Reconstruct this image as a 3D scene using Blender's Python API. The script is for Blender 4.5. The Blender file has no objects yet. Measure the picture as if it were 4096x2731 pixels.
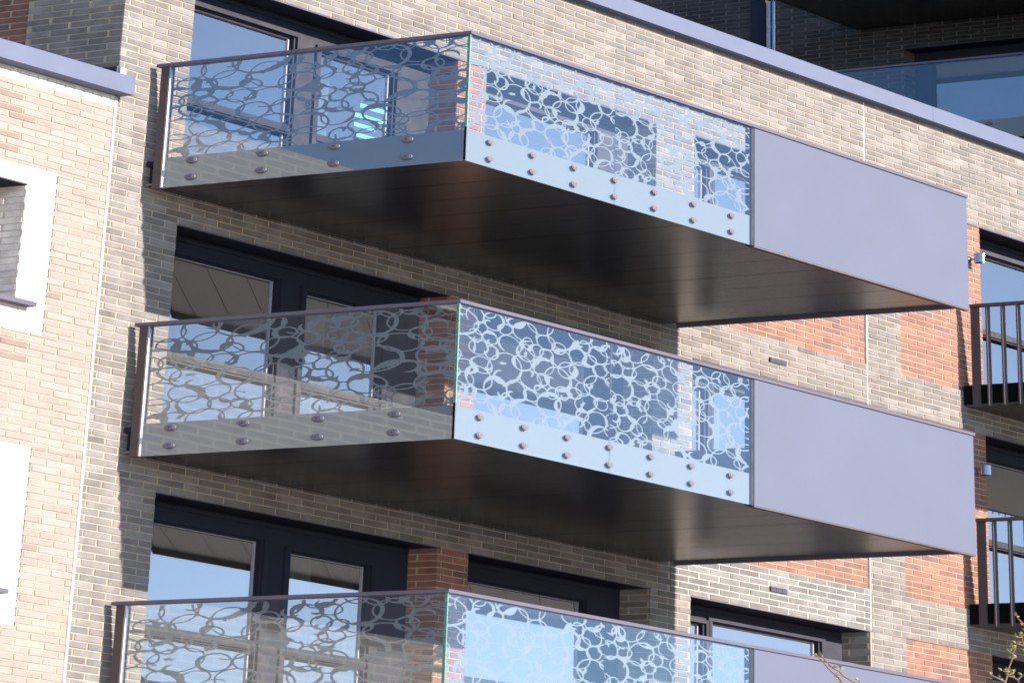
import bpy, math, random
import numpy as np
from mathutils import Vector, Matrix
random.seed(11)
RS = np.random.RandomState(5)
sc = bpy.context.scene
COL = sc.collection

# ------------------------------------------------------------------ camera
CAM_H = 1.6
PITCH, ROLL = 0.32377, 0.03339
fwd = Vector((0, math.cos(PITCH), math.sin(PITCH)))
r0 = Vector((1, 0, 0)); u0 = Vector((0, -math.sin(PITCH), math.cos(PITCH)))
rgt = r0 * math.cos(ROLL) + u0 * math.sin(ROLL)
upv = u0 * math.cos(ROLL) - r0 * math.sin(ROLL)
cam = bpy.data.cameras.new('camera')
cam.lens = 86.944; cam.sensor_width = 36; cam.sensor_fit = 'HORIZONTAL'
cam.clip_start = 0.5; cam.clip_end = 2000
co = bpy.data.objects.new('camera', cam)
M = Matrix((rgt, upv, -fwd)).transposed().to_4x4(); M.translation = (0, 0, CAM_H)
co.matrix_world = M
COL.objects.link(co); sc.camera = co

# ------------------------------------------------------------------ the plan of the building
# a runs along the facade, b stands out from it along the balcony sides, z is height over the top balcony rail.
# The plan is oblique: balcony sides meet the facade at about 128 degrees, and bricks are of a long format.
EA = np.array((0.82564, 0.56419, 0.0)) * 1.3619
EB = np.array((0.95195, -0.30625, 0.0)) * 2.0531
C0 = np.array((-3.919, 23.9882, 11.0003 + CAM_H))
GZ = -C0[2]                                   # z of the ground
def P(a, b, z):
    return C0 + a * EA + b * EB + np.array((0, 0, z))
MI = np.linalg.inv(np.array((EA, EB, (0, 0, 1))).T)
CAMQ = MI @ (np.array((0, 0, CAM_H)) - C0)     # the camera in plan coordinates
LEVEL = 2.9
COURSE = LEVEL / 39

# ------------------------------------------------------------------ sun, sky, exposure
sdir = Vector(0.115 * EA - 1.74 * EB + np.array((0, 0, -1.325))).normalized()
sun = bpy.data.lights.new('sun', 'SUN'); sun.energy = 4.6; sun.angle = math.radians(0.53); sun.color = (1.0, 0.885, 0.785)
so = bpy.data.objects.new('sun', sun); so.rotation_euler = (sdir).to_track_quat('-Z', 'Y').to_euler()
so.location = (30, -10, 40); COL.objects.link(so)
ts = -sdir
W = bpy.data.worlds.new('World'); sc.world = W; W.use_nodes = True
nt = W.node_tree; bg = nt.nodes['Background']
sky = nt.nodes.new('ShaderNodeTexSky'); sky.sky_type = 'NISHITA'; sky.sun_disc = False
sky.sun_elevation = math.asin(ts.z); sky.sun_rotation = math.atan2(ts.x, ts.y)
sky.altitude = 0; sky.air_density = 1.0; sky.dust_density = 0.12; sky.ozone_density = 4.0
nt.links.new(sky.outputs[0], bg.inputs[0]); bg.inputs[1].default_value = 0.105
sc.view_settings.view_transform = 'Standard'; sc.view_settings.look = 'None'
sc.view_settings.exposure = 1.07; sc.view_settings.gamma = 1; sc.view_settings.use_curve_mapping = False
sc.cycles.max_bounces = 10; sc.cycles.transparent_max_bounces = 24; sc.cycles.glossy_bounces = 6
sc.cycles.filter_width = 1.7; sc.cycles.use_denoising = True; sc.cycles.sample_clamp_indirect = 6.0

# ------------------------------------------------------------------ materials
MATS = {}
def mat(name, color=(0.5, 0.5, 0.5), rough=0.5, metal=0.0, spec=0.5, noise=0.0, nscale=8.0, bump=0.0, bscale=60.0):
    m = bpy.data.materials.new(name); m.use_nodes = True; MATS[name] = m
    n = m.node_tree.nodes; l = m.node_tree.links; b = n['Principled BSDF']
    b.inputs['Base Color'].default_value = (*color, 1); b.inputs['Roughness'].default_value = rough
    b.inputs['Metallic'].default_value = metal; b.inputs['Specular IOR Level'].default_value = spec
    geo = n.new('ShaderNodeNewGeometry')
    if noise:
        t = n.new('ShaderNodeTexNoise'); t.inputs['Scale'].default_value = nscale; t.inputs['Detail'].default_value = 6
        l.new(geo.outputs['Position'], t.inputs['Vector'])
        r = n.new('ShaderNodeMapRange'); r.inputs[1].default_value = 0.25; r.inputs[2].default_value = 0.75
        r.inputs[3].default_value = 1 - noise; r.inputs[4].default_value = 1 + noise
        l.new(t.outputs['Fac'], r.inputs[0])
        mx = n.new('ShaderNodeVectorMath'); mx.operation = 'SCALE'; mx.inputs[0].default_value = color
        l.new(r.outputs[0], mx.inputs['Scale']); l.new(mx.outputs[0], b.inputs['Base Color'])
        r2 = n.new('ShaderNodeMapRange'); r2.inputs[3].default_value = rough * 0.8; r2.inputs[4].default_value = min(1, rough * 1.25)
        l.new(t.outputs['Fac'], r2.inputs[0]); l.new(r2.outputs[0], b.inputs['Roughness'])
    if bump:
        t = n.new('ShaderNodeTexNoise'); t.inputs['Scale'].default_value = bscale; t.inputs['Detail'].default_value = 4
        l.new(geo.outputs['Position'], t.inputs['Vector'])
        bp = n.new('ShaderNodeBump'); bp.inputs['Strength'].default_value = bump; bp.inputs['Distance'].default_value = 0.004
        l.new(t.outputs['Fac'], bp.inputs['Height']); l.new(bp.outputs[0], b.inputs['Normal'])
    return m

def brick_mat(name, crease=False):
    m = bpy.data.materials.new(name); m.use_nodes = True; MATS[name] = m
    n = m.node_tree.nodes; l = m.node_tree.links; b = n['Principled BSDF']
    b.inputs['Roughness'].default_value = 0.62 if not crease else 0.8
    b.inputs['Specular IOR Level'].default_value = 0.15 if not crease else 0.1
    at = n.new('ShaderNodeAttribute'); at.attribute_name = 'tone'
    geo = n.new('ShaderNodeNewGeometry')
    def noise(scale, detail, vec=None, rough=0.55):
        t = n.new('ShaderNodeTexNoise'); t.inputs['Scale'].default_value = scale; t.inputs['Detail'].default_value = detail
        t.inputs['Roughness'].default_value = rough
        l.new(vec or geo.outputs['Position'], t.inputs['Vector']); return t
    def rng(src, a0, a1, b0, b1):
        r = n.new('ShaderNodeMapRange'); r.inputs[1].default_value = a0; r.inputs[2].default_value = a1
        r.inputs[3].default_value = b0; r.inputs[4].default_value = b1; l.new(src, r.inputs[0]); return r.outputs[0]
    smudge = rng(noise(5.5, 4).outputs['Fac'], 0.3, 0.7, 0.78, 1.22)      # the darker and lighter burns on a face
    grain = rng(noise(140, 3).outputs['Fac'], 0.3, 0.7, 0.86, 1.14)
    f = n.new('ShaderNodeMath'); f.operation = 'MULTIPLY'; l.new(smudge, f.inputs[0]); l.new(grain, f.inputs[1])
    if crease:
        f.inputs[0].default_value = 1
        for k in list(f.inputs[0].links): l.remove(k)
        l.new(rng(noise(7, 3).outputs['Fac'], 0.3, 0.7, 0.93, 1.07), f.inputs[0])
    sv = n.new('ShaderNodeVectorMath'); sv.operation = 'SCALE'; l.new(at.outputs['Color'], sv.inputs[0]); l.new(f.outputs[0], sv.inputs['Scale'])
    col = sv.outputs[0]
    if crease:                                                          # dark folds of hand-thrown clay
        mp = n.new('ShaderNodeMapping'); mp.inputs['Scale'].default_value = (1, 1, 2.6); mp.inputs['Rotation'].default_value = (0.25, 0.35, 0.4)
        l.new(geo.outputs['Position'], mp.inputs[0])
        w = noise(17, 5, mp.outputs[0], 0.7)
        cr = rng(w.outputs['Fac'], 0.485, 0.5, 0, 1); cr2 = rng(w.outputs['Fac'], 0.5, 0.515, 1, 0)
        mm = n.new('ShaderNodeMath'); mm.operation = 'MULTIPLY'; l.new(cr, mm.inputs[0]); l.new(cr2, mm.inputs[1])
        gate = rng(noise(4.5, 2).outputs['Fac'], 0.47, 0.6, 0, 0.75)
        m2 = n.new('ShaderNodeMath'); m2.operation = 'MULTIPLY'; l.new(mm.outputs[0], m2.inputs[0]); l.new(gate, m2.inputs[1])
        mix = n.new('ShaderNodeMixRGB'); mix.inputs[2].default_value = (0.07, 0.06, 0.065, 1)
        l.new(m2.outputs[0], mix.inputs[0]); l.new(col, mix.inputs[1]); col = mix.outputs[0]
    eff = rng(noise(2.1, 6, None, 0.75).outputs['Fac'], 0.66, 0.78, 0, 0.55)   # lime bloom
    mix = n.new('ShaderNodeMixRGB'); mix.inputs[2].default_value = (0.6, 0.58, 0.56, 1)
    l.new(eff, mix.inputs[0]); l.new(col, mix.inputs[1]); l.new(mix.outputs[0], b.inputs['Base Color'])
    bp = n.new('ShaderNodeBump'); bp.inputs['Strength'].default_value = 0.5; bp.inputs['Distance'].default_value = 0.006
    l.new(noise(70, 5).outputs['Fac'], bp.inputs['Height']); l.new(bp.outputs[0], b.inputs['Normal'])

brick_mat('brick'); brick_mat('creased_brick', True)
mat('mortar', (0.49, 0.41, 0.305), 0.95, spec=0.1, noise=0.18, nscale=9, bump=0.4, bscale=90)
mat('white_mortar', (0.66, 0.62, 0.55), 0.95, spec=0.1, noise=0.12, nscale=9, bump=0.4, bscale=90)
mat('cream_mortar', (0.47, 0.385, 0.29), 0.95, spec=0.1, noise=0.12, nscale=9, bump=0.4, bscale=90)
mat('sealant', (0.60, 0.56, 0.50), 0.8, noise=0.3, nscale=14)
mat('coping_metal', (0.17, 0.195, 0.285), 0.8, spec=0.05, noise=0.05, nscale=3)
mat('panel_metal', (0.150, 0.170, 0.242), 0.75, spec=0.08, noise=0.05, nscale=1.3)
mat('bronze_metal', (0.11, 0.088, 0.088), 0.5, spec=0.15, noise=0.08, nscale=12)
mat('frame_metal', (0.022, 0.024, 0.042), 0.5, spec=0.12, noise=0.06, nscale=6)
mat('rail_metal', (0.15, 0.145, 0.195), 0.7, spec=0.06, noise=0.06, nscale=9)
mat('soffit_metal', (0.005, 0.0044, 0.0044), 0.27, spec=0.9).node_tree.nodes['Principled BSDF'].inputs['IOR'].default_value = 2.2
mat('bolt_metal', (0.19, 0.185, 0.235), 0.55, spec=0.1)
mat('shaded_mortar', (0.14, 0.12, 0.115), 0.95, spec=0.1, noise=0.2, nscale=9)  # wing mortar, with shade put into its colour
mat('black_gap', (0.006, 0.006, 0.006), 0.8, spec=0.1)
mat('steel', (0.52, 0.50, 0.54), 0.22, metal=1.0, noise=0.05, nscale=40)
mat('lead', (0.36, 0.36, 0.44), 0.55, noise=0.2, nscale=20)
mat('flashing', (0.012, 0.013, 0.02), 0.5)
mat('frit', (0.27, 0.295, 0.33), 0.7, spec=0.05)
mat('glass_edge', (0.10, 0.30, 0.25), 0.4, spec=0.2, noise=0.6, nscale=55)
mat('room', (0.34, 0.31, 0.235), 0.9)
mat('curtain', (0.62, 0.62, 0.60), 0.9)
mat('cyan', (0.10, 0.52, 0.80), 0.6)
mat('bark', (0.22, 0.13, 0.105), 0.8, noise=0.3, nscale=60)
mat('leaf', (0.34, 0.36, 0.10), 0.55, noise=0.3, nscale=70)
mat('paving', (0.33, 0.30, 0.26), 0.9, noise=0.2, nscale=1.2)
mat('roof_felt', (0.08, 0.08, 0.085), 0.9, noise=0.2, nscale=2)
mat('plain_wall', (0.27, 0.24, 0.21), 0.9, noise=0.2, nscale=3)
mat('cream_wall', (0.52, 0.45, 0.37), 0.9, noise=0.15, nscale=3)

def glass_mat(name, tint, base, gloss=(1, 1, 1), rough=0.0):
    m = bpy.data.materials.new(name); m.use_nodes = True; MATS[name] = m
    n = m.node_tree.nodes; l = m.node_tree.links; n.remove(n['Principled BSDF'])
    tr = n.new('ShaderNodeBsdfTransparent'); tr.inputs[0].default_value = (*tint, 1)
    gl = n.new('ShaderNodeBsdfGlossy'); gl.inputs['Color'].default_value = (*gloss, 1); gl.inputs['Roughness'].default_value = rough
    lw = n.new('ShaderNodeLayerWeight'); lw.inputs[0].default_value = 0.5
    fr = n.new('ShaderNodeMath'); fr.operation = 'POWER'; fr.inputs[1].default_value = 5.0; l.new(lw.outputs['Facing'], fr.inputs[0])
    mr = n.new('ShaderNodeMapRange'); mr.inputs[3].default_value = base; mr.inputs[4].default_value = 1.0
    l.new(fr.outputs[0], mr.inputs[0])
    mx = n.new('ShaderNodeMixShader'); l.new(mr.outputs[0], mx.inputs[0]); l.new(tr.outputs[0], mx.inputs[1]); l.new(gl.outputs[0], mx.inputs[2])
    l.new(mx.outputs[0], n['Material Output'].inputs[0])
glass_mat('window_glass', (0.62, 0.70, 0.62), 0.385, (0.97, 0.96, 1.0))
glass_mat('clear_glass', (0.955, 0.98, 0.975), 0.10, (0.74, 0.86, 1.0))

# ------------------------------------------------------------------ mesh helpers
class MB:
    """collects boxes and sheets given in plan coordinates, builds one mesh object"""
    def __init__(s): s.v = []; s.f = []; s.m = []; s.t = []
    def quad(s, pts, m=0, tone=None):
        i = len(s.v); s.v += [tuple(P(*p)) for p in pts]; s.f.append(tuple(range(i, i + len(pts)))); s.m.append(m); s.t.append(tone)
    def box(s, a0, a1, b0, b1, z0, z1, m=0, tone=None, skip=''):
        i = len(s.v)
        s.v += [tuple(P(a, b, z)) for z in (z0, z1) for b in (b0, b1) for a in (a0, a1)]
        F = {'d': (0, 1, 3, 2), 'u': (4, 6, 7, 5), 'k': (0, 4, 5, 1), 'o': (2, 3, 7, 6), 'l': (0, 2, 6, 4), 'r': (1, 5, 7, 3)}
        for k, f in F.items():
            if k in skip: continue
            s.f.append(tuple(i + x for x in f)); s.m.append(m); s.t.append(tone)
        return s
    def cyl(s, c, axis, r, h0, h1, n=20, m=0, cap=True, hole=0.0):
        """elliptic in the world like everything of this plan; axis 'b' or 'a' lies, 'z' stands"""
        i = len(s.v); rings = [(h0, r), (h1, r)]
        for h, rr in rings:
            for k in range(n):
                t = 2 * math.pi * k / n; x, y = rr * math.cos(t), rr * math.sin(t)
                q = {'b': (c[0] + x, c[1] + h, c[2] + y), 'a': (c[0] + h, c[1] + x, c[2] + y), 'z': (c[0] + x, c[1] + y, c[2] + h)}[axis]
                s.v.append(tuple(P(*q)))
        for k in range(n):
            j = (k + 1) % n
            s.f.append((i + k, i + j, i + n + j, i + n + k)); s.m.append(m); s.t.append(None)
        if cap:
            s.f.append(tuple(i + n + k for k in range(n))); s.m.append(m); s.t.append(None)
            s.f.append(tuple(i + k for k in reversed(range(n)))); s.m.append(m); s.t.append(None)
        return s
    def build(s, name, mats, parent=None, origin=None, smooth=False, recalc=False):
        o3 = np.array(origin if origin is not None else (0, 0, 0))
        me = bpy.data.meshes.new(name)
        me.from_pydata([tuple(np.array(v) - o3) for v in s.v], [], s.f)
        for x in ([mats] if isinstance(mats, str) else mats): me.materials.append(MATS[x])
        me.polygons.foreach_set('material_index', s.m)
        if any(t is not None for t in s.t):
            ca = me.color_attributes.new('tone', 'FLOAT_COLOR', 'CORNER')
            arr = np.ones((len(me.loops), 4), np.float32); k = 0
            for f, t in zip(s.f, s.t):
                if t is not None: arr[k:k + len(f), :3] = t
                k += len(f)
            ca.data.foreach_set('color', arr.ravel())
        if recalc:
            import bmesh
            bm = bmesh.new(); bm.from_mesh(me); bmesh.ops.recalc_face_normals(bm, faces=bm.faces); bm.to_mesh(me); bm.free()
        if smooth: me.shade_smooth()
        return link(name, me, parent)
def link(name, data, parent=None, loc=None):
    o = bpy.data.objects.new(name, data); COL.objects.link(o)
    if parent: o.parent = parent
    if loc is not None: o.location = loc
    return o
def tag(o, label=None, cat=None, group=None, kind=None):
    for k, v in (('label', label), ('category', cat), ('group', group), ('kind', kind)):
        if v: o[k] = v
    return o
def empty(name, at):
    e = bpy.data.objects.new(name, None); e.empty_display_size = 0.3; e.location = at; COL.objects.link(e); return e
def copy_tree(o, parent=None):
    c = o.copy(); COL.objects.link(c); c.parent = parent
    for ch in o.children: copy_tree(ch, c)
    return c

# ------------------------------------------------------------------ what the camera sees of the walls
FOC = 86.944 / 36 * 1024
def project(q):
    w = Vector(P(*q)) - Vector((0, 0, CAM_H)); d = w.dot(fwd)
    return 512 + FOC * w.dot(rgt) / d, 341 - FOC * w.dot(upv) / d, d
def seen(q):
    x, y, d = project(q)
    if not (4 < x < 1020 and 4 < y < 678): return 0
    q = np.array(q); v = CAMQ - q
    def at(i, val):
        t = (val - q[i]) / v[i] if abs(v[i]) > 1e-9 else -1
        return (q + t * v) if 1e-4 < t < 1 else None
    for n in range(3):
        o = -LEVEL * n
        for ax, val, test in ((1, 1.74, lambda h: 0 < h[0] < 5.14 and -1.42 < h[2] - o < 0 and (h[0] > 2.74 or h[2] - o < -1.08)),
                              (2, o - 1.37, lambda h: 0 < h[0] < 5.14 and 0.02 < h[1] < 1.74),
                              (0, 0.0, lambda h: 0.02 < h[1] < 1.74 and -1.42 < h[2] - o < -1.08)):
            h = at(ax, val)
            if h is not None and test(h): return 0
    return 1.0 / d / d

# ------------------------------------------------------------------ bricks
def grey():
    v = random.choice((0.17, 0.185, 0.195, 0.205, 0.22, 0.235, 0.26))
    w = random.uniform(-0.006, 0.010)
    return (v + w, v * 0.958, v * 0.95 - w * 0.3)
def red():
    k = random.random()
    if k < 0.12: return (0.22, 0.125, 0.11)
    v = random.uniform(0.82, 1.12)
    return (0.32 * v, 0.150 * v * random.uniform(0.94, 1.06), 0.110 * v)
def cream():
    if random.random() < 0.03: return (0.29, 0.235, 0.215)
    v = random.uniform(0.92, 1.06); return (0.40 * v, 0.333 * v, 0.308 * v)
def white(): v = random.uniform(0.96, 1.03); return (0.74 * v, 0.72 * v, 0.69 * v)
def dark(): v = random.uniform(0.035, 0.065); return (v, v * 0.96, v * 1.05)  # wing brick, its colour darkened to stand in for shade
TONES = {'dark': dark, 'grey': grey, 'red': red, 'cream': cream, 'white': white}
JOINT = 0.0125
class Wall:
    """lays bricks in running bond over rectangles of one plane; the best seen ones become objects, the rest one mesh"""
    def __init__(s): s.bricks = []; s.back = MB(); s.backm = []
    def lay(s, axis, plane, lo, hi, z0, z1, kind, face=1, proud=0.0035, phase=0.0, course=COURSE, zref=1.21, length=0.225, back=0, thick=0.19, soldier=False):
        # axis 'a': a wall along the facade facing +b;  axis 'b': a wall along b facing -a
        p0, p1 = plane - proud - thick, plane - proud
        if axis == 'a': s.back.box(lo + 0.012, hi, p0, p1, z0, z1, m=back)
        else: s.back.box(plane + proud, plane + proud + thick, lo, hi, z0, z1, m=back)
        if soldier: cells = [(x, x + 0.075, z0, z1) for x in np.arange(lo - 0.02, hi, 0.075)]
        else:
            cells = []
            k = math.floor((z0 - zref) / course + 1e-6)
            while zref + k * course < z1 - 0.004:
                off = phase + (k % 2) * length / 2
                n = math.floor((lo - off) / length)
                while off + n * length < hi:
                    cells.append((off + n * length, off + (n + 1) * length, zref + k * course, zref + (k + 1) * course)); n += 1
                k += 1
        for x0, x1, y0, y1 in cells:
            j = JOINT / 2
            x0 = lo if x0 + j < lo else x0 + j; x1 = hi if x1 - j > hi else x1 - j
            y0 = max(y0 + j, z0 + 0.001); y1 = min(y1 - j, z1 - 0.001)
            if x1 - x0 < 0.025 or y1 - y0 < 0.015: continue
            s.bricks.append((axis, plane, x0, x1, y0, y1, kind, proud))
    def finish(s, parent, wall_name, back_mats, mats, quota):
        w = s.back.build(wall_name, back_mats, parent[0], parent[1])
        scored = []
        for i, (ax, pl, x0, x1, y0, y1, kind, proud) in enumerate(s.bricks):
            q = ((x0 + x1) / 2, pl, (y0 + y1) / 2) if ax == 'a' else (pl, (x0 + x1) / 2, (y0 + y1) / 2)
            sc_ = seen(q)
            if sc_: scored.append((sc_ * (x1 - x0) * (y1 - y0), i))
        scored.sort(reverse=True); pick = set(i for _, i in scored[:quota])
        rest = MB(); cache = {}; slot = {'grey': 0, 'dark': 0, 'red': 0, 'cream': len(mats) - 1, 'white': 0}
        for i, (ax, pl, x0, x1, y0, y1, kind, proud) in enumerate(s.bricks):
            out = random.uniform(-0.0012, 0.0016); e = 0.0022
            tone = TONES[kind]()
            if i in pick:
                key = (ax, round(x1 - x0, 3), round(y1 - y0, 3), kind, random.randrange(9))
                if key not in cache:
                    b = MB(); hx, hz = (x1 - x0) / 2, (y1 - y0) / 2
                    brick_shape(b, ax, 0, -hx, hx, -hz, hz, proud, e, slot[kind], tone)
                    ob = b.build('brick', list(mats), None, P(0, 0, 0)); cache[key] = ob.data
                else: ob = link('brick', cache[key])
                q = ((x0 + x1) / 2, pl + out, (y0 + y1) / 2) if ax == 'a' else (pl - out, (x0 + x1) / 2, (y0 + y1) / 2)
                ob.parent = w; ob.location = P(*q) - np.array(parent[1])
            else:
                brick_shape(rest, ax, pl + (out if ax == 'a' else -out), x0, x1, y0, y1, proud, e, slot[kind], tone)
        if rest.f:
            o = rest.build('brickwork', list(mats), w, parent[1]); o['kind'] = 'stuff'
        return w
def brick_shape(b, ax, pl, x0, x1, y0, y1, proud, e, m, tone):
    """a front face with softened arrises and four sides running into the mortar"""
    i = len(b.v); d = proud + 0.004
    for dep, ins in ((d, 0.0), (e * 0.8, 0.0), (0.0, e)):
        for x, y in ((x0 + ins, y0 + ins), (x1 - ins, y0 + ins), (x1 - ins, y1 - ins), (x0 + ins, y1 - ins)):
            b.v.append(tuple(P(x, pl - dep, y) if ax == 'a' else P(pl + dep, x, y)))
    fs = []
    for r in (0, 4):
        for k in range(4):
            j = (k + 1) % 4; fs.append((i + r + k, i + r + j, i + r + 4 + j, i + r + 4 + k))
    fs.append((i + 8, i + 9, i + 10, i + 11))
    if ax == 'b': pass
    else: fs = [tuple(reversed(f)) for f in fs]
    if ax == 'a': fs = [tuple(reversed(f)) for f in fs]
    b.f += fs; b.m += [m] * len(fs); b.t += [tone] * len(fs)

# ================================================================== GROUND
g = bpy.data.meshes.new('ground'); g.from_pydata([(-600, -600, 0), (600, -600, 0), (600, 600, 0), (-600, 600, 0)], [], [(0, 1, 2, 3)])
g.materials.append(MATS['paving']); tag(link('ground', g), 'grey paved ground in front of the flats', kind='structure')

# ================================================================== MAIN BUILDING
CORNER = -0.27
HEAD = [1.21 - LEVEL * n for n in range(4)]
BAND = 7 * COURSE
base = P(0, -4, GZ)
bld = tag(empty('apartment_building', base), 'grey and red brick apartment block with deep dark window openings', 'building')
wall = Wall()
RED_B = -0.012
COLS = [('A', 0.33, 2.855), ('B', 3.155, 4.98), ('C', 5.42, 7.49), ('D', 9.04, 10.6)]
for n in range(3):
    h = HEAD[n]
    top = 2.47 if n == 0 else h + BAND
    # the floor band, laid in grey, fresh white mortar over one stretch
    if n == 2:
        wall.lay('a', 0, CORNER, 5.20, h, top, 'grey')
        wall.lay('a', 0, 5.20, 7.49, h, top, 'grey', back=1)
        wall.lay('a', 0, 7.505, 11.4, h, top, 'grey')
    else:
        wall.lay('a', 0, CORNER, 7.49, h, top, 'grey'); wall.lay('a', 0, 7.505, 11.4, h, top, 'grey')
    lo = h - LEVEL + BAND; lo = max(lo, -8.2) if n < 2 else h - LEVEL + BAND
    wall.lay('a', 0, CORNER, 0.33, lo, h, 'grey')
    wall.lay('a', RED_B, 2.855, 3.155, lo, h, 'red', phase=2.855 - 0.07)
    wall.lay('a', 0, 4.98, 5.42, lo, h, 'grey')
    wall.lay('a', RED_B, 5.42, 7.49, lo, h - 1.56, 'red')
    wall.lay('a', -0.006, 7.505, 7.94, lo, h, 'grey')
    wall.lay('a', RED_B, 7.94, 9.04, lo, h, 'red', phase=0.06)
    wall.lay('a', RED_B, 10.6, 11.4, lo, h, 'red')
    # right-hand reveals
    wall.lay('b', 2.855, -0.185, RED_B - 0.004, lo, h, 'red', phase=0.1, thick=0.1)
    wall.lay('b', 4.98, -0.185, -0.004, lo, h, 'grey', phase=0.1, thick=0.1)
    wall.lay('b', 7.49, -0.185, -0.004, h - 1.56, h, 'grey', phase=0.1, thick=0.012)
# flank above the lower neighbour
wall.lay('b', CORNER, -0.56, -0.002, -0.5, 2.47, 'grey', phase=0.03, thick=0.15)
wall.lay('b', CORNER + 0.02, -4.6, -0.56, -0.5, 2.47, 'red', phase=0.0, thick=0.15)
wall.finish((bld, base), 'facade_wall', ['mortar', 'white_mortar'], ['brick'], 300)
rest = MB()                                                  # plain walls out of the picture
rest.box(CORNER, 11.4, -0.19, -0.004, GZ, HEAD[2] - LEVEL + BAND - 0.002)
rest.box(11.402, 15.0, -0.19, -0.004, GZ, 2.46)
rest.box(CORNER + 0.17, 14.9, -6.0, -5.9, GZ, 2.4)
rest.build('plain_wall', 'plain_wall', bld, base)
r2 = MB(); r2.box(CORNER + 0.17, 15.0, -6.0, -0.2, 2.30, 2.36); r2.build('roof', 'roof_felt', bld, base)
cp = MB(); cp.box(CORNER - 0.03, 8.28, -0.34, 0.066, 2.463, 2.677); cp.box(8.283, 15.05, -0.34, 0.066, 2.463, 2.677)
cpo = cp.build('coping', 'coping_metal', bld, base)
jt = MB(); jt.box(7.4905, 7.5045, -0.05, -0.0012, HEAD[2], 2.46)
jt.build('movement_joint', 'sealant', bld, base)
jt = MB(); jt.box(CORNER - 0.014, CORNER + 0.006, -0.05, 0.003, GZ, -0.47); jt.build('wall_joint', 'sealant', bld, base)
fl = MB(); fl.box(CORNER - 0.012, CORNER + 0.002, -3.0, -0.004, -0.40, -0.12); fl.build('flashing', 'flashing', bld, base)
fl = MB(); fl.box(CORNER - 0.006, CORNER + 0.045, -0.05, 0.012, -0.30, -0.13); fl.build('lead_flashing', 'lead', bld, base)
# air bricks
for n in (1, 2):
    z = -1.478 - LEVEL * (n - 1) + (0.03 if n == 2 else 0)
    v = MB(); v.box(6.296, 6.496, -0.01, 0.003, z, z + 0.058, tone=(0.1, 0.1, 0.1))
    vo = v.build('vent', 'black_gap', bld, base)
    for k in range(6):
        sl = MB(); sl.box(6.30, 6.492, 0.0035, 0.009, z + 0.002 + k * 0.0095, z + 0.0082 + k * 0.0095); sl.build('slat', 'rail_metal', vo, base)
    for x in (6.36, 6.43):
        sl = MB(); sl.box(x, x + 0.006, 0.0095, 0.012, z + 0.002, z + 0.056); sl.build('slat', 'rail_metal', vo, base)

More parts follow.
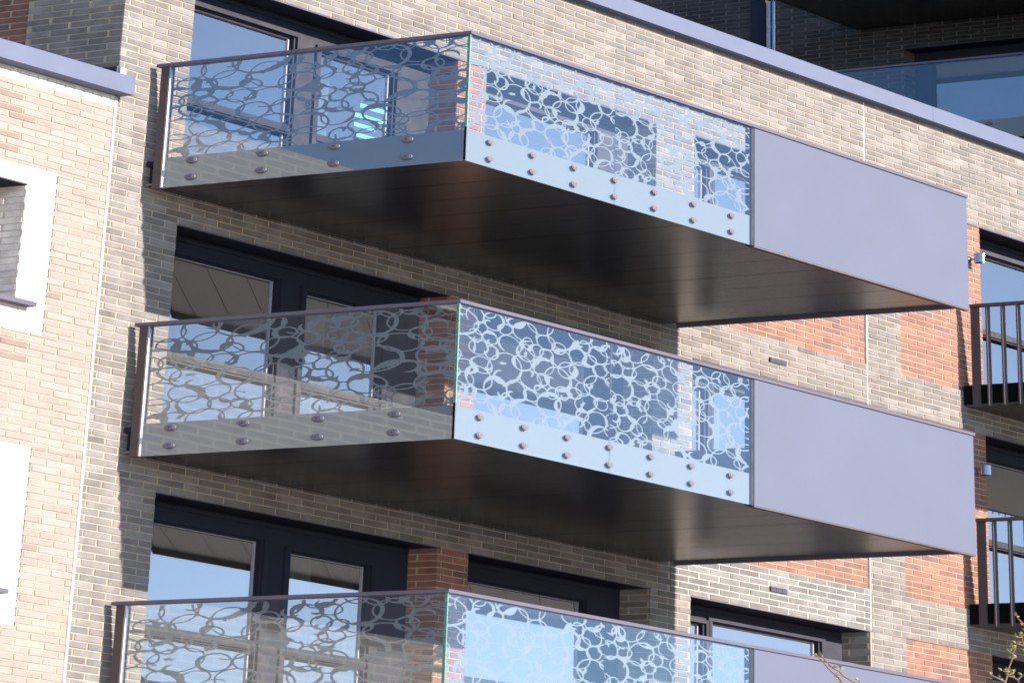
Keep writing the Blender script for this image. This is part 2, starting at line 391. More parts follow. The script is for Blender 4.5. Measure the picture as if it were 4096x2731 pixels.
# ------------------------------------------------------------------ windows
def window(n, a0, a1, panes, zbot, curtain=None, left_gap=0.0):
    """frame plate between b -0.25 and -0.175, panes = (a0, a1, drop below head)"""
    h = HEAD[n]; zl = -LEVEL * n
    tr0, tr1 = zl - 0.195, zl - 0.085                      # transom
    f = MB(); F0, F1 = -0.25, -0.175
    has_tr = zbot < tr0 - 0.2
    xs = [a0] + [x for p in panes for x in p[:2]] + [a1]
    for i in range(0, len(xs), 2): f.box(xs[i], xs[i + 1], F0, F1, zbot, h - 0.011)       # stiles
    for p0, p1, dr in panes:
        f.box(p0, p1, F0, F1, h - dr, h - 0.011)
        f.box(p0, p1, F0, F1, zbot, zbot + 0.08)
        if has_tr: f.box(p0, p1, F0, F1, tr0, tr1)
        # raised sash profile round each pane
        for (u0_, u1_, w0, w1) in ((p0 - 0.055, p0 - 0.012, zbot + 0.03, h - dr + 0.055), (p1 + 0.012, p1 + 0.055, zbot + 0.03, h - dr + 0.055)):
            f.box(u0_, u1_, F1, F1 + 0.016, w0, w1)
        f.box(p0 - 0.011, p1 + 0.011, F1, F1 + 0.016, h - dr + 0.012, h - dr + 0.055)
        if has_tr: f.box(p0, p1, F1, F1 + 0.012, tr0 + 0.02, tr0 + 0.06)
    f.box(a0 + 0.02, a1 - 0.02, F1, F1 + 0.010, h - 0.07, h - 0.03)
    fo = f.build('window', 'frame_metal', bld, base)
    zz = [(zbot + 0.08, tr0), (tr1, None)] if has_tr else [(zbot + 0.08, None)]
    for p0, p1, dr in panes:
        for w0, w1 in zz:
            g_ = MB(); g_.quad([(p0, F0 + 0.035, w0), (p1, F0 + 0.035, w0), (p1, F0 + 0.035, w1 or h - dr), (p0, F0 + 0.035, w1 or h - dr)])
            g_.build('pane', 'window_glass', fo, base)
        bd = MB()                                            # pale glazing gasket
        bd.box(p1 - 0.016, p1 - 0.006, F0 + 0.037, F0 + 0.05, zbot + 0.08, h - dr); bd.box(p0, p1 - 0.017, F0 + 0.037, F0 + 0.05, h - dr - 0.012, h - dr - 0.004)
        bd.build('glazing_bead', 'lead', fo, base)
    lp = MB(); lp.box(a0, a1, -0.172, -0.006, h - 0.010, h - 0.0015)
    lp.box(a0, a1, -0.0055, 0.006, h - 0.014, h - 0.0015, m=1); lp.build('lintel_plate', ['frame_metal', 'rail_metal'], fo, base)
    rm = MB(); d = -1.9
    rm.quad([(a0, d, zbot), (a1, d, zbot), (a1, d, h), (a0, d, h)])
    rm.quad([(a0, d, h - 0.02), (a1, d, h - 0.02), (a1, -0.26, h - 0.02), (a0, -0.26, h - 0.02)])
    rm.quad([(a0, d, zbot), (a1, d, zbot), (a1, -0.26, zbot), (a0, -0.26, zbot)])
    rm.quad([(a0, d, zbot), (a0, -0.26, zbot), (a0, -0.26, h), (a0, d, h)]); rm.quad([(a1, d, zbot), (a1, -0.26, zbot), (a1, -0.26, h), (a1, d, h)])
    rm.build('room_interior', 'room', fo, base)
    if curtain:
        c0, c1 = curtain; cu = MB(); N = 40
        for k in range(N):
            x0, x1 = c0 + (c1 - c0) * k / N, c0 + (c1 - c0) * (k + 1) / N
            y0, y1 = -0.42 + 0.03 * math.sin(k * 1.1), -0.42 + 0.03 * math.sin((k + 1) * 1.1)
            cu.quad([(x0, y0, zbot + 0.05), (x1, y1, zbot + 0.05), (x1, y1, h - 0.06), (x0, y0, h - 0.06)])
        cu.build('curtain', 'curtain', fo, base)
    return fo
for n in range(3):
    zb = HEAD[n] - LEVEL + BAND + 0.001
    zc = HEAD[n] - 1.56 + 0.03
    wa = window(n, 0.331, 2.854, [(0.42, 1.515, 0.232), (1.77, 2.49, 0.29)], zb, (2.0, 2.35) if n else (1.9, 2.25))
    window(n, 3.156, 4.979, [(3.27, 4.60, 0.232)], zb, (3.3, 3.7) if n != 1 else None)
    wc = window(n, 5.421, 7.489, [(5.56, 5.885, 0.235), (5.975, 7.21, 0.19)], zc, (6.2, 6.5) if n == 1 else None)
    sl = MB(); sl.box(5.40, 7.489, -0.20, 0.035, HEAD[n] - 1.56 + 0.002, HEAD[n] - 1.56 + 0.028); sl.build('sill', 'rail_metal', wc, base)
    window(n, 9.041, 10.599, [(9.16, 10.45, 0.235)], zb)
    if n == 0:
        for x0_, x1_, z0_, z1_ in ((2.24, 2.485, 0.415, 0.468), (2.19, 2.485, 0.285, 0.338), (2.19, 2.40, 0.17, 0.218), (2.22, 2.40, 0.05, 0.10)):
            t_ = MB(); t_.box(x0_, x1_, -0.2135, -0.2125, z0_, z1_); t_.build('cyan_strip', 'cyan', wa, base)  # flat cyan strips set on the pane

# ================================================================== LOWER CREAM NEIGHBOUR
cb = P(-4, -4, GZ)
crb = tag(empty('brick_house', cb), 'lower cream brick house with white brick window surrounds and grey coping', 'house')
cw = Wall(); CC = 0.0722; ED = CORNER - 0.014; LEFT = -3.0
kw = dict(course=CC, zref=-0.588, back=0)
WIN = [(-1.685, -2.975), (-4.60, -5.89)]
PAN = [(-1.482, -3.228), (-4.39, -6.168)]
cw.lay('a', 0, LEFT, ED, -0.588, -0.46, 'white', soldier=True, back=1)
zt = -0.588
for (p1_, p0_), (w1_, w0_) in zip(PAN, WIN):
    p1_ = zt - round((zt - p1_) / CC) * CC if False else p1_
    cw.lay('a', 0, LEFT, ED, p1_, zt, 'cream', **kw)
    cw.lay('a', 0, -0.69, ED, p0_, p1_, 'cream', **kw)
    cw.lay('a', 0, LEFT, -2.36, p0_, p1_, 'cream', **kw)
    kw2 = dict(kw); kw2['back'] = 1
    cw.lay('a', 0, -2.36, -0.69, w1_, p1_, 'white', **kw2)
    cw.lay('a', 0, -0.925, -0.69, w0_, w1_, 'white', **kw2)
    cw.lay('a', 0, -2.36, -2.12, w0_, w1_, 'white', **kw2)
    cw.lay('a', 0, -2.36, -0.69, p0_, w0_, 'white', **kw2)
    cw.lay('b', -0.925, -0.20, -0.004, w0_, w1_, 'white', course=CC, zref=-0.588, phase=0.11, back=1, thick=0.05)
    zt = p0_
cw.lay('a', 0, LEFT, ED, -8.3, zt, 'cream', **kw)
cw.finish((crb, cb), 'front_wall', ['cream_mortar', 'white_mortar'], ['brick', 'creased_brick'], 300)
r = MB(); r.box(LEFT, ED, -0.2, -0.006, GZ, -8.302); r.box(-4.6, LEFT - 0.002, -0.2, 0, GZ, -0.47); r.box(-4.6, -4.4, -6, -0.202, GZ, -0.47); r.build('plain_wall', 'cream_wall', crb, cb)
r = MB(); r.box(-4.6, ED - 0.01, -6, -0.20, -0.44, -0.30); r.build('roof', 'roof_felt', crb, cb)
r = MB(); r.box(-4.62, -1.9, -0.34, 0.08, -0.458, -0.257); r.box(-1.897, -0.243, -0.34, 0.08, -0.458, -0.257); r.build('coping', 'coping_metal', crb, cb)
for w1_, w0_ in WIN:
    f = MB()
    for x in ((-2.12, -2.04), (-1.56, -1.50), (-1.0, -0.926)): f.box(*x, -0.26, -0.20, w0_ + 0.05, w1_)
    f.box(-2.04, -1.56, -0.26, -0.20, w1_ - 0.07, w1_); f.box(-1.50, -1.0, -0.26, -0.20, w1_ - 0.07, w1_)
    fo = f.build('window', 'frame_metal', crb, cb)
    for x in ((-2.04, -1.56), (-1.5, -1.0)):
        q = MB(); q.quad([(x[0], -0.23, w0_ + 0.05), (x[1], -0.23, w0_ + 0.05), (x[1], -0.23, w1_ - 0.07), (x[0], -0.23, w1_ - 0.07)]); q.build('pane', 'window_glass', fo, cb)
    q = MB(); q.box(-2.12, -0.925, -0.19, 0.004, w1_ - 0.012, w1_ + 0.004); q.build('lintel_plate', 'frame_metal', fo, cb)
    q = MB(); q.box(-2.2, -0.832, -0.19, 0.055, w0_ - 0.004, w0_ + 0.042); q.build('sill', 'rail_metal', fo, cb)
    q = MB(); q.quad([(-2.12, -1.4, w0_), (-0.92, -1.4, w0_), (-0.92, -1.4, w1_), (-2.12, -1.4, w1_)]); q.quad([(-2.12, -1.4, w1_ - .02), (-0.92, -1.4, w1_ - .02), (-0.92, -.27, w1_ - .02), (-2.12, -.27, w1_ - .02)]); q.build('room_interior', 'room', fo, cb)

# ================================================================== FRITTED GLASS
def frit_mesh(w, h, seed, k):
    """the printed ring pattern of one pane, w x h metres, as a flat contour mesh; k = cell size"""
    rs = np.random.RandomState(seed)
    nx, ny = int(w / k) + 1, int(h / k) + 1
    X, Y = np.meshgrid(np.linspace(0, w, nx), np.linspace(0, h, ny))
    D = np.full(X.shape, 1.0)
    rings = []
    tries = 0
    while len(rings) < 200 and tries < 5000:
        tries += 1
        r = rs.choice((0.055, 0.075, 0.092, 0.105, 0.118, 0.13)) * rs.uniform(1.12, 1.3)
        x, y = rs.uniform(-0.03, w + 0.03), rs.uniform(-0.02, h + 0.03)
        ok = True
        for X2, Y2, R2 in rings:
            d = math.hypot(x - X2, y - Y2)
            if d < 0.66 * (r + R2): ok = False; break
        if ok: rings.append((x, y, r))
    for x, y, r in rings:
        asp = rs.uniform(0.74, 1.0); rot = rs.uniform(0, math.pi)
        dx, dy = X - x, Y - y
        u = dx * math.cos(rot) + dy * math.sin(rot); v = (-dx * math.sin(rot) + dy * math.cos(rot)) / asp
        rho = np.hypot(u, v); ph = np.arctan2(v, u)
        R = r * (1 + 0.04 * np.cos(2 * ph + rs.uniform(0, 6)) + 0.02 * np.cos(3 * ph + rs.uniform(0, 6)))
        f0 = rs.uniform(-math.pi, math.pi); c = np.cos(ph - f0)
        thick = rs.choice((0.002, 0.007, 0.015, 0.024), p=(0.3, 0.3, 0.25, 0.15))
        t = 0.0052 + rs.uniform(0, 0.002) + thick * np.clip(c, 0, 1) ** rs.choice((2, 4, 8))
        if rs.rand() < 0.4:                                          # torn brush edge
            saw = np.mod(ph * rs.uniform(5, 9) + rs.rand(), 1.0)
            t = t + np.clip(np.cos(ph - f0 - 0.35), 0, 1) ** 6 * 0.016 * saw * (rho < R)
        if rs.rand() < 0.2:                                         # open stroke, tapering at its ends
            g0 = rs.uniform(-math.pi, math.pi); sp = rs.uniform(0.12, 0.4)
            dd = np.abs(np.mod(ph - g0 + math.pi, 2 * math.pi) - math.pi)
            t = t * np.clip((dd - sp) * 3.0, -0.4, 1)
        off = np.where(rho < R, 0, 0)
        d = np.abs(rho - R + 0.35 * t) - t
        D = np.minimum(D, d)
        if rs.rand() < 0.25:                                         # a hook curling inside
            hx, hy = x + 0.62 * r * math.cos(f0), y + 0.62 * r * math.sin(f0)
            hr = r * rs.uniform(0.3, 0.42); dd = np.hypot(X - hx, Y - hy); p2 = np.arctan2(Y - hy, X - hx)
            th = 0.010 * np.clip(np.cos(p2 - f0 + 1.2) + 0.35, -0.3, 1)
            D = np.minimum(D, np.abs(dd - hr) - th)
    for _ in range(int(w * h * 7)):                                 # knots where strokes meet
        x, y = rs.uniform(0, w), rs.uniform(0, h); rot = rs.uniform(0, math.pi)
        dx, dy = X - x, Y - y; u = dx * math.cos(rot) + dy * math.sin(rot); v = -dx * math.sin(rot) + dy * math.cos(rot)
        ph = np.arctan2(v, u * 0.5)
        D = np.minimum(D, np.hypot(u * 0.42, v) - 0.013 * (1 + 0.35 * np.cos(5 * ph + rs.uniform(0, 6))))
    # marching squares fill
    verts, faces, idx = [], [], {}
    xs = np.linspace(0, w, nx); ys = np.linspace(0, h, ny)
    ins = D < 0
    act = (ins[:-1, :-1] | ins[1:, :-1] | ins[:-1, 1:] | ins[1:, 1:])
    def gv(key, p):
        if key not in idx: idx[key] = len(verts); verts.append(p)
        return idx[key]
    full = ins[:-1, :-1] & ins[1:, :-1] & ins[:-1, 1:] & ins[1:, 1:]
    for j in range(ny - 1):
        i = 0
        row = act[j]
        while i < nx - 1:
            if not row[i]: i += 1; continue
            if full[j, i]:
                faces.append((gv((i, j), (xs[i], ys[j])), gv((i + 1, j), (xs[i + 1], ys[j])), gv((i + 1, j + 1), (xs[i + 1], ys[j + 1])), gv((i, j + 1), (xs[i], ys[j + 1]))))
            else:
                cs = ((i, j), (i + 1, j), (i + 1, j + 1), (i, j + 1)); poly = []
                for q in range(4):
                    c0, c1 = cs[q], cs[(q + 1) % 4]
                    d0, d1 = D[c0[1], c0[0]], D[c1[1], c1[0]]
                    if d0 < 0: poly.append(gv(c0, (xs[c0[0]], ys[c0[1]])))
                    if (d0 < 0) != (d1 < 0):
                        t = d0 / (d0 - d1); kk = (min(c0, c1), max(c0, c1))
                        poly.append(gv(kk, (xs[c0[0]] + t * (xs[c1[0]] - xs[c0[0]]), ys[c0[1]] + t * (ys[c1[1]] - ys[c0[1]]))))
                if len(poly) >= 3: faces.append(tuple(poly))
            i += 1
    return verts, faces
def frit_sheet(name, pane, origin, w, h, seed, place):
    vs, fs = frit_mesh(w, h, seed, 0.0065)
    me = bpy.data.meshes.new(name)
    me.from_pydata([tuple(P(*place(x, y)) - np.array(origin)) for x, y in vs], [], fs)
    me.materials.append(MATS['frit'])
    o = link(name, me, pane); return o

# ================================================================== GLAZED BALCONIES
def bolt(parent, origin, kind, a, b, z):
    m = MB()
    if kind == 'front':
        m.cyl((a, b, z), 'b', 0.029, 0.0, 0.006, 22); m.cyl((a, b, z), 'b', 0.022, 0.0062, 0.0085, 22); m.cyl((a, b, z), 'b', 0.0045, 0.0087, 0.0092, 8, m=1)
    else:
        m.cyl((a, b, z), 'a', 0.030, 0.0, -0.012, 22); m.cyl((a, b, z), 'a', 0.023, -0.0122, -0.017, 22); m.cyl((a, b, z), 'a', 0.0045, -0.0172, -0.018, 8, m=1)
    return m.build('bolt', ['bolt_metal', 'black_gap'], parent, origin, recalc=True)
def glazed_balcony():
    L, D = 5.14, 1.74
    og = P(0, 0, -1.42)
    root = empty('balcony', og)
    def part(name, mats, *boxes, parent=None):
        m = MB()
        for bx in boxes: m.box(*bx)
        return m.build(name, mats, parent or root, og)
    part('slab', 'black_gap', (0.022, L - 0.03, 0.058, D - 0.045, -1.345, -1.10))
    part('bracket', 'frame_metal', (0.024, L - 0.03, 0.002, 0.057, -1.150, -1.10))
    part('bracket', 'frame_metal', (0.06, L - 0.03, 0.002, 0.057, -1.345, -1.151))
    part('decking', 'rail_metal', (0.03, L - 0.04, 0.01, D - 0.06, -1.095, -1.07))
    # soffit planks
    edges = [0.026] + [0.259 + 0.385 * k for k in range(13)] + [L - 0.075]
    for x0, x1 in zip(edges[:-1], edges[1:]):
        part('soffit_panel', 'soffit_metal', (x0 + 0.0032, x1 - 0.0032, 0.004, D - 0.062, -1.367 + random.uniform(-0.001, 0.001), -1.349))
    part('edge_trim', 'bronze_metal', (2.77, L, D - 0.036, D - 0.005, -1.434, -1.4205))
    # glass: side pane, two front panes
    ga = (0.004, 0.013); gb = (D - 0.013, D - 0.004)
    specs = [('side', 0.112, 1.722), ('front', 0.006, 1.3822), ('front', 1.3828, 2.738)]
    seeds = (21, 33, 47)
    ZT, ZB, ZF = -0.012, -1.418, -1.077
    for (kind, x0, x1), sd in zip(specs, seeds):
        if kind == 'side':
            pane = part('glass_panel', 'clear_glass', (ga[0], ga[1], x0, x1, ZB, ZT))
            f = MB(); f.quad([(ga[1] + 0.0016, x1, ZB + 0.002), (ga[1] + 0.0016, x0, ZB + 0.002), (ga[1] + 0.0016, x0, ZF), (ga[1] + 0.0016, x1, ZF)][::-1])
            f.build('frit_band', 'frit', pane, og)
            frit_sheet('frit_pattern', pane, og, x1 - x0 - 0.016, ZT - ZF - 0.035, sd, lambda x, y: (ga[1] + 0.0016, x0 + 0.012 + x, ZF - 0.001 + y))
        else:
            pane = part('glass_panel', 'clear_glass', (x0, x1, gb[0], gb[1], ZB, ZT))
            f = MB(); f.quad([(x0, gb[0] - 0.0016, ZB + 0.002), (x1, gb[0] - 0.0016, ZB + 0.002), (x1, gb[0] - 0.0016, ZF), (x0, gb[0] - 0.0016, ZF)])
            f.build('frit_band', 'frit', pane, og)
            frit_sheet('frit_pattern', pane, og, x1 - x0 - 0.006, ZT - ZF - 0.030, sd, lambda x, y: (x0 + 0.003 + x, gb[0] - 0.0016, ZF - 0.001 + y))
    part('glass_edge', 'glass_edge', (-0.001, 0.0055, 1.7225, 1.737, ZF + 0.02, ZT))
    part('corner_seal', 'black_gap', (0.0012, 0.0045, 1.7225, 1.733, ZB, ZF + 0.018))
    for k in range(7):
        for z in (-1.15, -1.333): bolt(root, og, 'front', 0.21 + 0.387 * k, gb[1] + 0.002, z)
    for k in range(4):
        for z in (-1.138, -1.325): bolt(root, og, 'side', ga[0] - 0.002, 0.269 + 0.387 * k, z)
    part('divider', 'frame_metal', (2.742, 2.766, D - 0.04, D - 0.006, -1.42, -0.036))
    part('solid_panel', 'panel_metal', (2.769, L, D - 0.035, D - 0.003, -1.419, -0.030))
    part('end_panel', 'panel_metal', (L - 0.024, L - 0.002, 0.06, D - 0.037, -1.40, -0.036))
    part('end_post', 'bronze_metal', (0.0, 0.05, 0.058, 0.103, -1.42, -0.036))
    part('glass_channel', 'steel', (0.0015, 0.02, 0.1035, 0.1115, -1.42, -0.036))
    # rail, mitred at the corner
    m = MB(); o, i, t, bt_ = -0.010, 0.045, 0.0, -0.034
    A_ = [(o, 0.035), (i, 0.035), (i, D - i), (L + 0.006, D - i), (L + 0.006, D - o - 0.004), (o, D - o - 0.004)]
    n = len(A_); s0 = len(m.v)
    m.v += [tuple(P(a, b, t)) for a, b in A_] + [tuple(P(a, b, bt_)) for a, b in A_]
    m.f += [(s0, s0 + 1, s0 + 2, s0 + 5), (s0 + 2, s0 + 3, s0 + 4, s0 + 5), (s0 + 6, s0 + 11, s0 + 8, s0 + 7), (s0 + 8, s0 + 11, s0 + 10, s0 + 9)]
    for k in range(n): m.f.append((s0 + k, s0 + (k + 1) % n, s0 + n + (k + 1) % n, s0 + n + k))
    m.m += [0] * (4 + n); m.t += [None] * (4 + n)
    m.build('handrail', 'rail_metal', root, og, recalc=True)
    return root
b1 = glazed_balcony()
GL = 'balconies with ring patterned glass'
tag(b1, 'topmost balcony with ring patterned glass, directly under the grey roof coping', 'balcony', GL)
for n, lab in ((1, 'middle balcony with ring patterned glass, between the top and the cut off bottom one'), (2, 'bottom balcony with ring patterned glass, cut off by the picture edge')):
    c = copy_tree(b1); c.location = P(0, 0, -1.42 - LEVEL * n); tag(c, lab, 'balcony', GL)

# ================================================================== BAR BALCONIES ON THE RIGHT
def bar_balcony():
    x0, x1, D = 8.72, 11.3, 1.74
    og = P(x0, 0, -1.40); root = empty('balcony', og)
    def part(name, mats, *bx):
        m = MB(); m.box(*bx); return m.build(name, mats, root, og)
    part('slab', 'black_gap', x0 + 0.01, x1, 0.004, D - 0.02, -1.36, -1.10)
    part('side_fascia', 'bronze_metal', x0 + 0.012, x0 + 0.018, 0.06, D - 0.02, -1.385, -1.098)
    part('front_fascia', 'bronze_metal', x0 + 0.02, x1, D - 0.018, D - 0.008, -1.385, -1.098)
    k = x0 + 0.02
    while k < x1 - 0.1:
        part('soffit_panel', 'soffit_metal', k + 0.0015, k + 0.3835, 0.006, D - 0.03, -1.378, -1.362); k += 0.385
    part('end_post', 'bronze_metal', x0 - 0.012, x0 + 0.022, 0.069, 0.112, -1.402, -0.035)
    for k in range(17):
        b = 0.173 + 0.0962 * k
        part('bar', 'bronze_metal', x0 - 0.034, x0 + 0.011, b, b + 0.010, -1.402, -0.035)
    for k in range(26):
        a = x0 + 0.06 + 0.0962 * k
        part('bar', 'bronze_metal', a, a + 0.012, D - 0.007, D + 0.026, -1.402, -0.035)
    m = MB(); m.box(x0 - 0.036, x0 + 0.03, 0.05, D + 0.03, -0.034, 0); m.box(x0 + 0.0305, x1, D - 0.03, D + 0.03, -0.034, 0)
    m.build('handrail', 'bronze_metal', root, og); return root
r1 = bar_balcony(); BB = 'balconies with vertical bars'
tag(r1, 'upper brown balcony with vertical metal bars beside the upper wall lamp', 'balcony', BB)
r2b = copy_tree(r1); r2b.location = P(8.72, 0, -1.40 - LEVEL); tag(r2b, 'lower brown balcony with vertical metal bars above the budding twigs', 'balcony', BB)

# ================================================================== WALL LAMPS
LA, LB = 8.885, 0.055
def lamp(z):
    og = P(LA, 0, z); root = empty('wall_lamp', og)
    m = MB(); m.cyl((LA, LB, z), 'z', 0.031, -0.066, 0.066, 28); m.build('lamp_body', 'steel', root, og, smooth=False, recalc=True)
    m = MB(); m.cyl((LA, LB, z), 'z', 0.026, 0.0665, 0.069, 24); m.build('lens', 'black_gap', root, og, recalc=True)
    m = MB(); m.cyl((LA, LB, z), 'z', 0.026, -0.069, -0.0665, 24); m.build('lens', 'black_gap', root, og, recalc=True)
    m = MB(); m.cyl((LA, -0.011, z - 0.005), 'b', 0.030, 0, 0.012, 20); m.build('back_plate', 'steel', root, og, recalc=True)
    m = MB(); m.cyl((LA, 0.002, z - 0.005), 'b', 0.008, 0, 0.030, 10); m.build('arm', 'steel', root, og, recalc=True)
    return root
LG = 'wall lamps on the red brick pier'
tag(lamp(0.714), 'upper steel cylinder wall lamp on the sunlit red brick', 'lamp', LG)
tag(lamp(-2.21), 'lower steel cylinder wall lamp on the shaded red brick', 'lamp', LG)

# ================================================================== UPPER WING
wb = P(15, -3, GZ)
wing = tag(empty('apartment_wing', wb), 'brick upper wing coloured dark for shade, behind the roof coping', 'building')
wl = Wall(); AW = 15.0
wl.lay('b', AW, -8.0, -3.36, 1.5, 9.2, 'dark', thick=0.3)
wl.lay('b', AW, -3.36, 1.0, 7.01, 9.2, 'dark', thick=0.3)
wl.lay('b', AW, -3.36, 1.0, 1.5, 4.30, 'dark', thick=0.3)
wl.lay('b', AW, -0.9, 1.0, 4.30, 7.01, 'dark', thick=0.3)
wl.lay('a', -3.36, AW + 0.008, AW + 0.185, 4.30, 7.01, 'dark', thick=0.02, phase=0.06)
wl.finish((wing, wb), 'side_wall', ['shaded_mortar'], ['brick'], 300)
m = MB(); m.box(12.4, AW - 0.01, -0.85, 0.6, GZ, 9.2); m.build('sun_blocker', 'plain_wall', wing, wb)  # unseen box added to keep sun and sky off the wing wall
m = MB(); m.box(AW + 0.31, AW + 6, -8, 1.0, GZ, 9.2); m.box(AW, AW + 0.3, -8, 1.0, GZ, 1.498); m.build('plain_wall', 'plain_wall', wing, wb)
f = MB()
f.box(AW + 0.19, AW + 0.25, -3.36, -3.20, 4.31, 7.0); f.box(AW + 0.19, AW + 0.25, -3.20, -0.9, 6.80, 7.0); f.box(AW + 0.19, AW + 0.25, -3.20, -0.9, 4.31, 4.42)
f.box(AW + 0.19, AW + 0.25, -3.2, -0.9, 5.46, 5.57); f.box(AW + 0.176, AW + 0.189, -3.25, -3.215, 4.4, 6.9); f.box(AW + 0.176, AW + 0.189, -3.214, -0.9, 6.84, 6.88)
fo = f.build('window', 'frame_metal', wing, wb)
for z0_, z1_ in ((4.42, 5.46), (5.57, 6.80)):
    q = MB(); q.quad([(AW + 0.22, -3.2, z0_), (AW + 0.22, -0.9, z0_), (AW + 0.22, -0.9, z1_), (AW + 0.22, -3.2, z1_)]); q.build('pane', 'window_glass', fo, wb)
q = MB(); q.box(AW + 0.002, AW + 0.186, -3.36, -0.9, 7.0, 7.008); q.build('lintel_plate', 'frame_metal', fo, wb)
m = MB(); m.box(AW - 0.05, AW - 0.001, -4.60, -4.475, 1.5, 9.2); m.build('cover_strip', 'frame_metal', wing, wb)
DG = 'downpipes on the dark wing'
for b, lab in ((-4.447, 'shiny metal downpipe nearest the dark blue strip on the upper wing'), (-4.408, 'second thin metal downpipe, right beside the first on the upper wing')):
    e = empty('downpipe', P(AW - 0.05, b, 1.5)); tag(e, lab, 'downpipe', DG)
    m = MB(); m.cyl((AW - 0.045, b, 0), 'z', 0.011, 2.0, 8.13, 12); m.build('pipe', 'steel', e, e.location[:], recalc=True)
    m = MB(); m.cyl((AW - 0.045, b, 0), 'z', 0.0135, 7.62, 7.66, 12); m.build('clip', 'steel', e, e.location[:], recalc=True)
def wing_balcony(z, glass):
    og = P(AW, -2, z - 1.4); root = empty('balcony', og); a0 = AW - 1.74
    def part(name, mats, *bx, parent=None):
        m = MB(); m.box(*bx); return m.build(name, mats, parent or root, og)
    part('slab', 'black_gap', a0 + 0.04, AW - 0.002, -3.70, -0.86, z - 1.34, z - 1.1)
    b = -3.73
    while b < -1.25:
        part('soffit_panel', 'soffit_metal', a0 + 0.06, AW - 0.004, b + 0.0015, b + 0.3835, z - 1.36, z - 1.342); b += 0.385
    pane = part('glass_panel', 'clear_glass', a0 + 0.004, a0 + 0.013, -3.72, -0.86, z - 1.42, z - 0.03)
    f = MB(); f.quad([(a0 + 0.0024, -3.72, z - 1.418), (a0 + 0.0024, -3.72, z - 1.09), (a0 + 0.0024, -0.86, z - 1.09), (a0 + 0.0024, -0.86, z - 1.418)]); f.build('frit_band', 'frit', pane, og)
    part('glass_panel', 'clear_glass', a0 + 0.02, AW - 0.05, -3.735, -3.726, z - 1.42, z - 0.03)
    part('handrail', 'rail_metal', a0 - 0.01, a0 + 0.045, -3.74, -0.86, z - 0.034, z)
    part('handrail', 'rail_metal', a0 + 0.0455, AW - 0.03, -3.755, -3.70, z - 0.034, z)
    for k in range(7): bolt(root, og, 'side', a0 + 0.002, -3.43 + 0.387 * k, z - 1.16)
    return root
WG = 'balconies of the upper wing'
tag(wing_balcony(5.86, True), 'plain glass balcony behind the roof coping on the dark upper wing', 'balcony', WG)
tag(wing_balcony(5.86 + LEVEL + 0.04, True), 'balcony seen only as a black soffit at the top of the dark wing', 'balcony', WG)

# ================================================================== BUDDING TREE IN FRONT
TB = 4.5
TW = {'m': [(-0.56, -7.10), (-0.538, -6.941), (-0.525, -6.907), (-0.51, -6.859), (-0.512, -6.839), (-0.487, -6.773), (-0.464, -6.715), (-0.46, -6.677), (-0.44, -6.636), (-0.431, -6.617)],
'm1': [(-0.464, -6.715), (-0.425, -6.695)], 'm2': [(-0.46, -6.673), (-0.491, -6.66)], 'm3': [(-0.44, -6.636), (-0.464, -6.611)], 'm4': [(-0.506, -6.838), (-0.556, -6.839)],
'm5': [(-0.511, -6.867), (-0.476, -6.845), (-0.451, -6.832)], 'r': [(-0.30, -6.75), (-0.338, -6.628), (-0.357, -6.591), (-0.369, -6.547), (-0.372, -6.51), (-0.365, -6.484)],
'r1': [(-0.368, -6.514), (-0.423, -6.522)], 'r2': [(-0.357, -6.582), (-0.396, -6.581), (-0.425, -6.579)], 'u': [(-0.30, -6.62), (-0.331, -6.444), (-0.351, -6.402), (-0.372, -6.381), (-0.401, -6.358), (-0.413, -6.343)],
'l': [(-0.36, -7.05), (-0.391, -6.944), (-0.412, -6.918), (-0.423, -6.892), (-0.461, -6.875), (-0.503, -6.874)], 'l2': [(-0.423, -6.888), (-0.38, -6.847)],
'k': [(-0.526, -6.952), (-0.538, -6.926), (-0.575, -6.916), (-0.629, -6.902), (-0.653, -6.892)],
'p': [(-1.80, -7.30), (-1.888, -7.188), (-1.925, -7.145), (-1.978, -7.108), (-2.011, -7.08), (-2.041, -7.047), (-2.067, -7.024), (-2.089, -7.002)],
'q': [(-1.70, -7.26), (-1.785, -7.169), (-1.819, -7.153), (-1.88, -7.129), (-1.913, -7.1), (-1.97, -7.076), (-2.007, -7.044), (-2.029, -7.021), (-2.055, -7.003)],
'p1': [(-1.88, -7.187), (-1.903, -7.182), (-1.926, -7.176)], 'q1': [(-1.913, -7.1), (-1.902, -7.071)], 'q2': [(-1.88, -7.129), (-1.921, -7.127)], 'q3': [(-1.70, -7.26), (-1.755, -7.176), (-1.762, -7.139)],
'f1': [(-1.15, -8.9), (-1.3, -8.0), (-1.55, -7.5), (-1.80, -7.30)], 'f2': [(-1.3, -8.0), (-1.5, -7.45), (-1.70, -7.26)], 'f3': [(-1.15, -8.9), (-0.9, -8.0), (-0.66, -7.4), (-0.56, -7.10)],
'f4': [(-0.9, -8.0), (-0.5, -7.4), (-0.36, -7.05)], 'f5': [(-0.5, -7.4), (-0.33, -6.95), (-0.30, -6.75)], 'f6': [(-0.33, -6.95), (-0.29, -6.75), (-0.30, -6.62)]}
tb = P(-1.1, TB, GZ)
tree = tag(empty('budding_tree', tb), 'young tree with thin bare twigs and small green buds', 'tree')
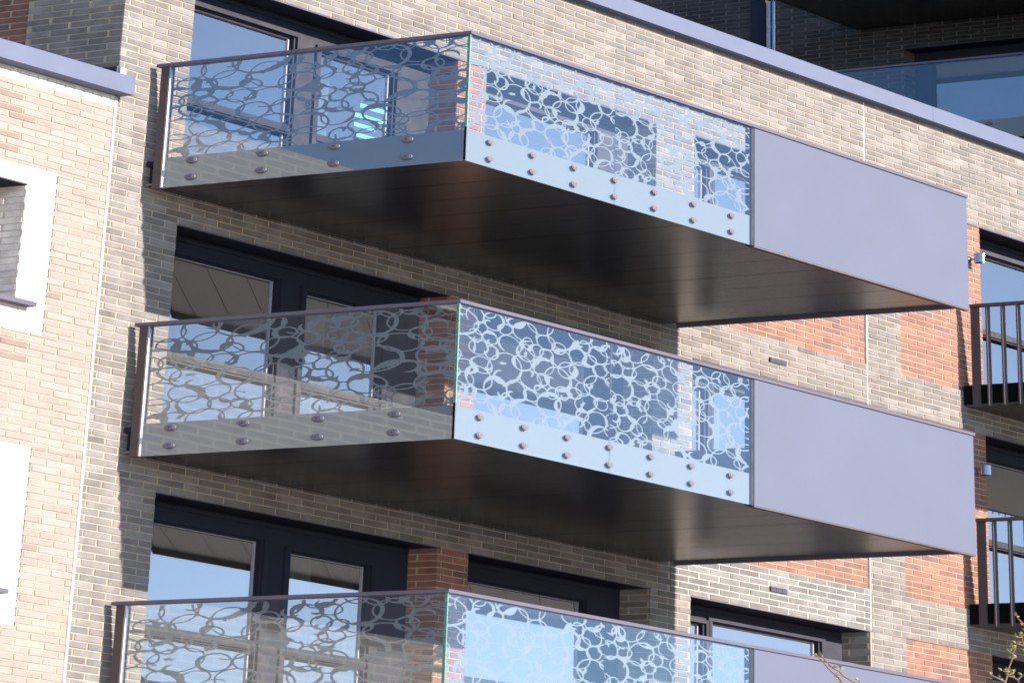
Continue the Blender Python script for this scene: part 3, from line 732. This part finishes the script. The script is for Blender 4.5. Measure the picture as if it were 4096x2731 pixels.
def tube(m, pts, r0_, r1_, n=6):
    pts = [Vector(p) for p in pts]; i0 = len(m.v)
    for k, p in enumerate(pts):
        d = (pts[min(k + 1, len(pts) - 1)] - pts[max(k - 1, 0)]).normalized()
        s_ = d.cross(Vector((0.3, 0.9, 0.2))).normalized(); t_ = d.cross(s_)
        rr = r0_ + (r1_ - r0_) * k / (len(pts) - 1)
        for q in range(n):
            an = 2 * math.pi * q / n; m.v.append(tuple(p + s_ * rr * math.cos(an) + t_ * rr * math.sin(an)))
    for k in range(len(pts) - 1):
        for q in range(n):
            q2 = (q + 1) % n; b_ = i0 + k * n
            m.f.append((b_ + q, b_ + q2, b_ + n + q2, b_ + n + q)); m.m.append(0); m.t.append(None)
tips = []
def jit(k, i): return TB + 0.05 * math.sin(3.1 * i + sum(map(ord, k)))
m = MB(); tube(m, [P(-1.1, TB, GZ), P(-1.12, TB, -11.0), P(-1.1, TB, -10), P(-1.15, TB, -8.9)], 0.085, 0.045, 10); m.build('trunk', 'bark', tree, tb)
for k, pl in TW.items():
    m = MB(); heavy = k[0] == 'f'
    tube(m, [P(a, TB, z) for a, z in pl], 0.030 if heavy else (0.0095 if len(pl) > 3 else 0.006), 0.011 if heavy else 0.0035); m.build('branch', 'bark', tree, tb)
    if not heavy:
        tips.append(pl[-1])
        for i in range(1, len(pl) - 1):
            if random.random() < 0.35: tips.append(pl[i])
lm = []
def leaf_mesh(seed):
    rs = np.random.RandomState(seed); m = MB(); vs = []; fs = []
    for k in range(rs.randint(2, 4)):
        ax = Vector((rs.uniform(-1, 1), rs.uniform(-0.6, 0.6), rs.uniform(0.2, 1))).normalized(); sd_ = ax.cross(Vector((rs.uniform(-1, 1), 1, 0.3))).normalized(); nn = ax.cross(sd_)
        L_ = rs.uniform(0.025, 0.052); w_ = L_ * 0.24; i = len(vs)
        vs += [Vector((0, 0, 0)), ax * L_ * 0.45 + sd_ * w_, ax * L_, ax * L_ * 0.45 - sd_ * w_, ax * L_ * 0.5 + nn * w_ * 0.5, ax * L_ * 0.5 - nn * w_ * 0.2]
        fs += [(i, i + 1, i + 4), (i + 1, i + 2, i + 4), (i + 2, i + 3, i + 4), (i + 3, i, i + 4), (i, i + 5, i + 1), (i + 1, i + 5, i + 2), (i + 2, i + 5, i + 3), (i + 3, i + 5, i)]
    me = bpy.data.meshes.new('leaf'); me.from_pydata([tuple(v) for v in vs], [], fs); me.materials.append(MATS['leaf']); return me
LM = [leaf_mesh(s_) for s_ in range(7)]
for i, (a, z) in enumerate(tips): link('leaf', LM[i % 7], tree, P(a, TB, z) - tb)

# ================================================================== ADDED UNSEEN BLOCK (shaped for the reflection in the balcony side glass)
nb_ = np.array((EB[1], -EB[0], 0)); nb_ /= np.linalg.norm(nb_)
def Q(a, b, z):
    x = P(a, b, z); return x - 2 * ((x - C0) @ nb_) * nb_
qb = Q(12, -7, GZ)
side = tag(empty('reflection_block', qb), 'cream brick block added out of view to be mirrored in the balcony side glass', 'building')
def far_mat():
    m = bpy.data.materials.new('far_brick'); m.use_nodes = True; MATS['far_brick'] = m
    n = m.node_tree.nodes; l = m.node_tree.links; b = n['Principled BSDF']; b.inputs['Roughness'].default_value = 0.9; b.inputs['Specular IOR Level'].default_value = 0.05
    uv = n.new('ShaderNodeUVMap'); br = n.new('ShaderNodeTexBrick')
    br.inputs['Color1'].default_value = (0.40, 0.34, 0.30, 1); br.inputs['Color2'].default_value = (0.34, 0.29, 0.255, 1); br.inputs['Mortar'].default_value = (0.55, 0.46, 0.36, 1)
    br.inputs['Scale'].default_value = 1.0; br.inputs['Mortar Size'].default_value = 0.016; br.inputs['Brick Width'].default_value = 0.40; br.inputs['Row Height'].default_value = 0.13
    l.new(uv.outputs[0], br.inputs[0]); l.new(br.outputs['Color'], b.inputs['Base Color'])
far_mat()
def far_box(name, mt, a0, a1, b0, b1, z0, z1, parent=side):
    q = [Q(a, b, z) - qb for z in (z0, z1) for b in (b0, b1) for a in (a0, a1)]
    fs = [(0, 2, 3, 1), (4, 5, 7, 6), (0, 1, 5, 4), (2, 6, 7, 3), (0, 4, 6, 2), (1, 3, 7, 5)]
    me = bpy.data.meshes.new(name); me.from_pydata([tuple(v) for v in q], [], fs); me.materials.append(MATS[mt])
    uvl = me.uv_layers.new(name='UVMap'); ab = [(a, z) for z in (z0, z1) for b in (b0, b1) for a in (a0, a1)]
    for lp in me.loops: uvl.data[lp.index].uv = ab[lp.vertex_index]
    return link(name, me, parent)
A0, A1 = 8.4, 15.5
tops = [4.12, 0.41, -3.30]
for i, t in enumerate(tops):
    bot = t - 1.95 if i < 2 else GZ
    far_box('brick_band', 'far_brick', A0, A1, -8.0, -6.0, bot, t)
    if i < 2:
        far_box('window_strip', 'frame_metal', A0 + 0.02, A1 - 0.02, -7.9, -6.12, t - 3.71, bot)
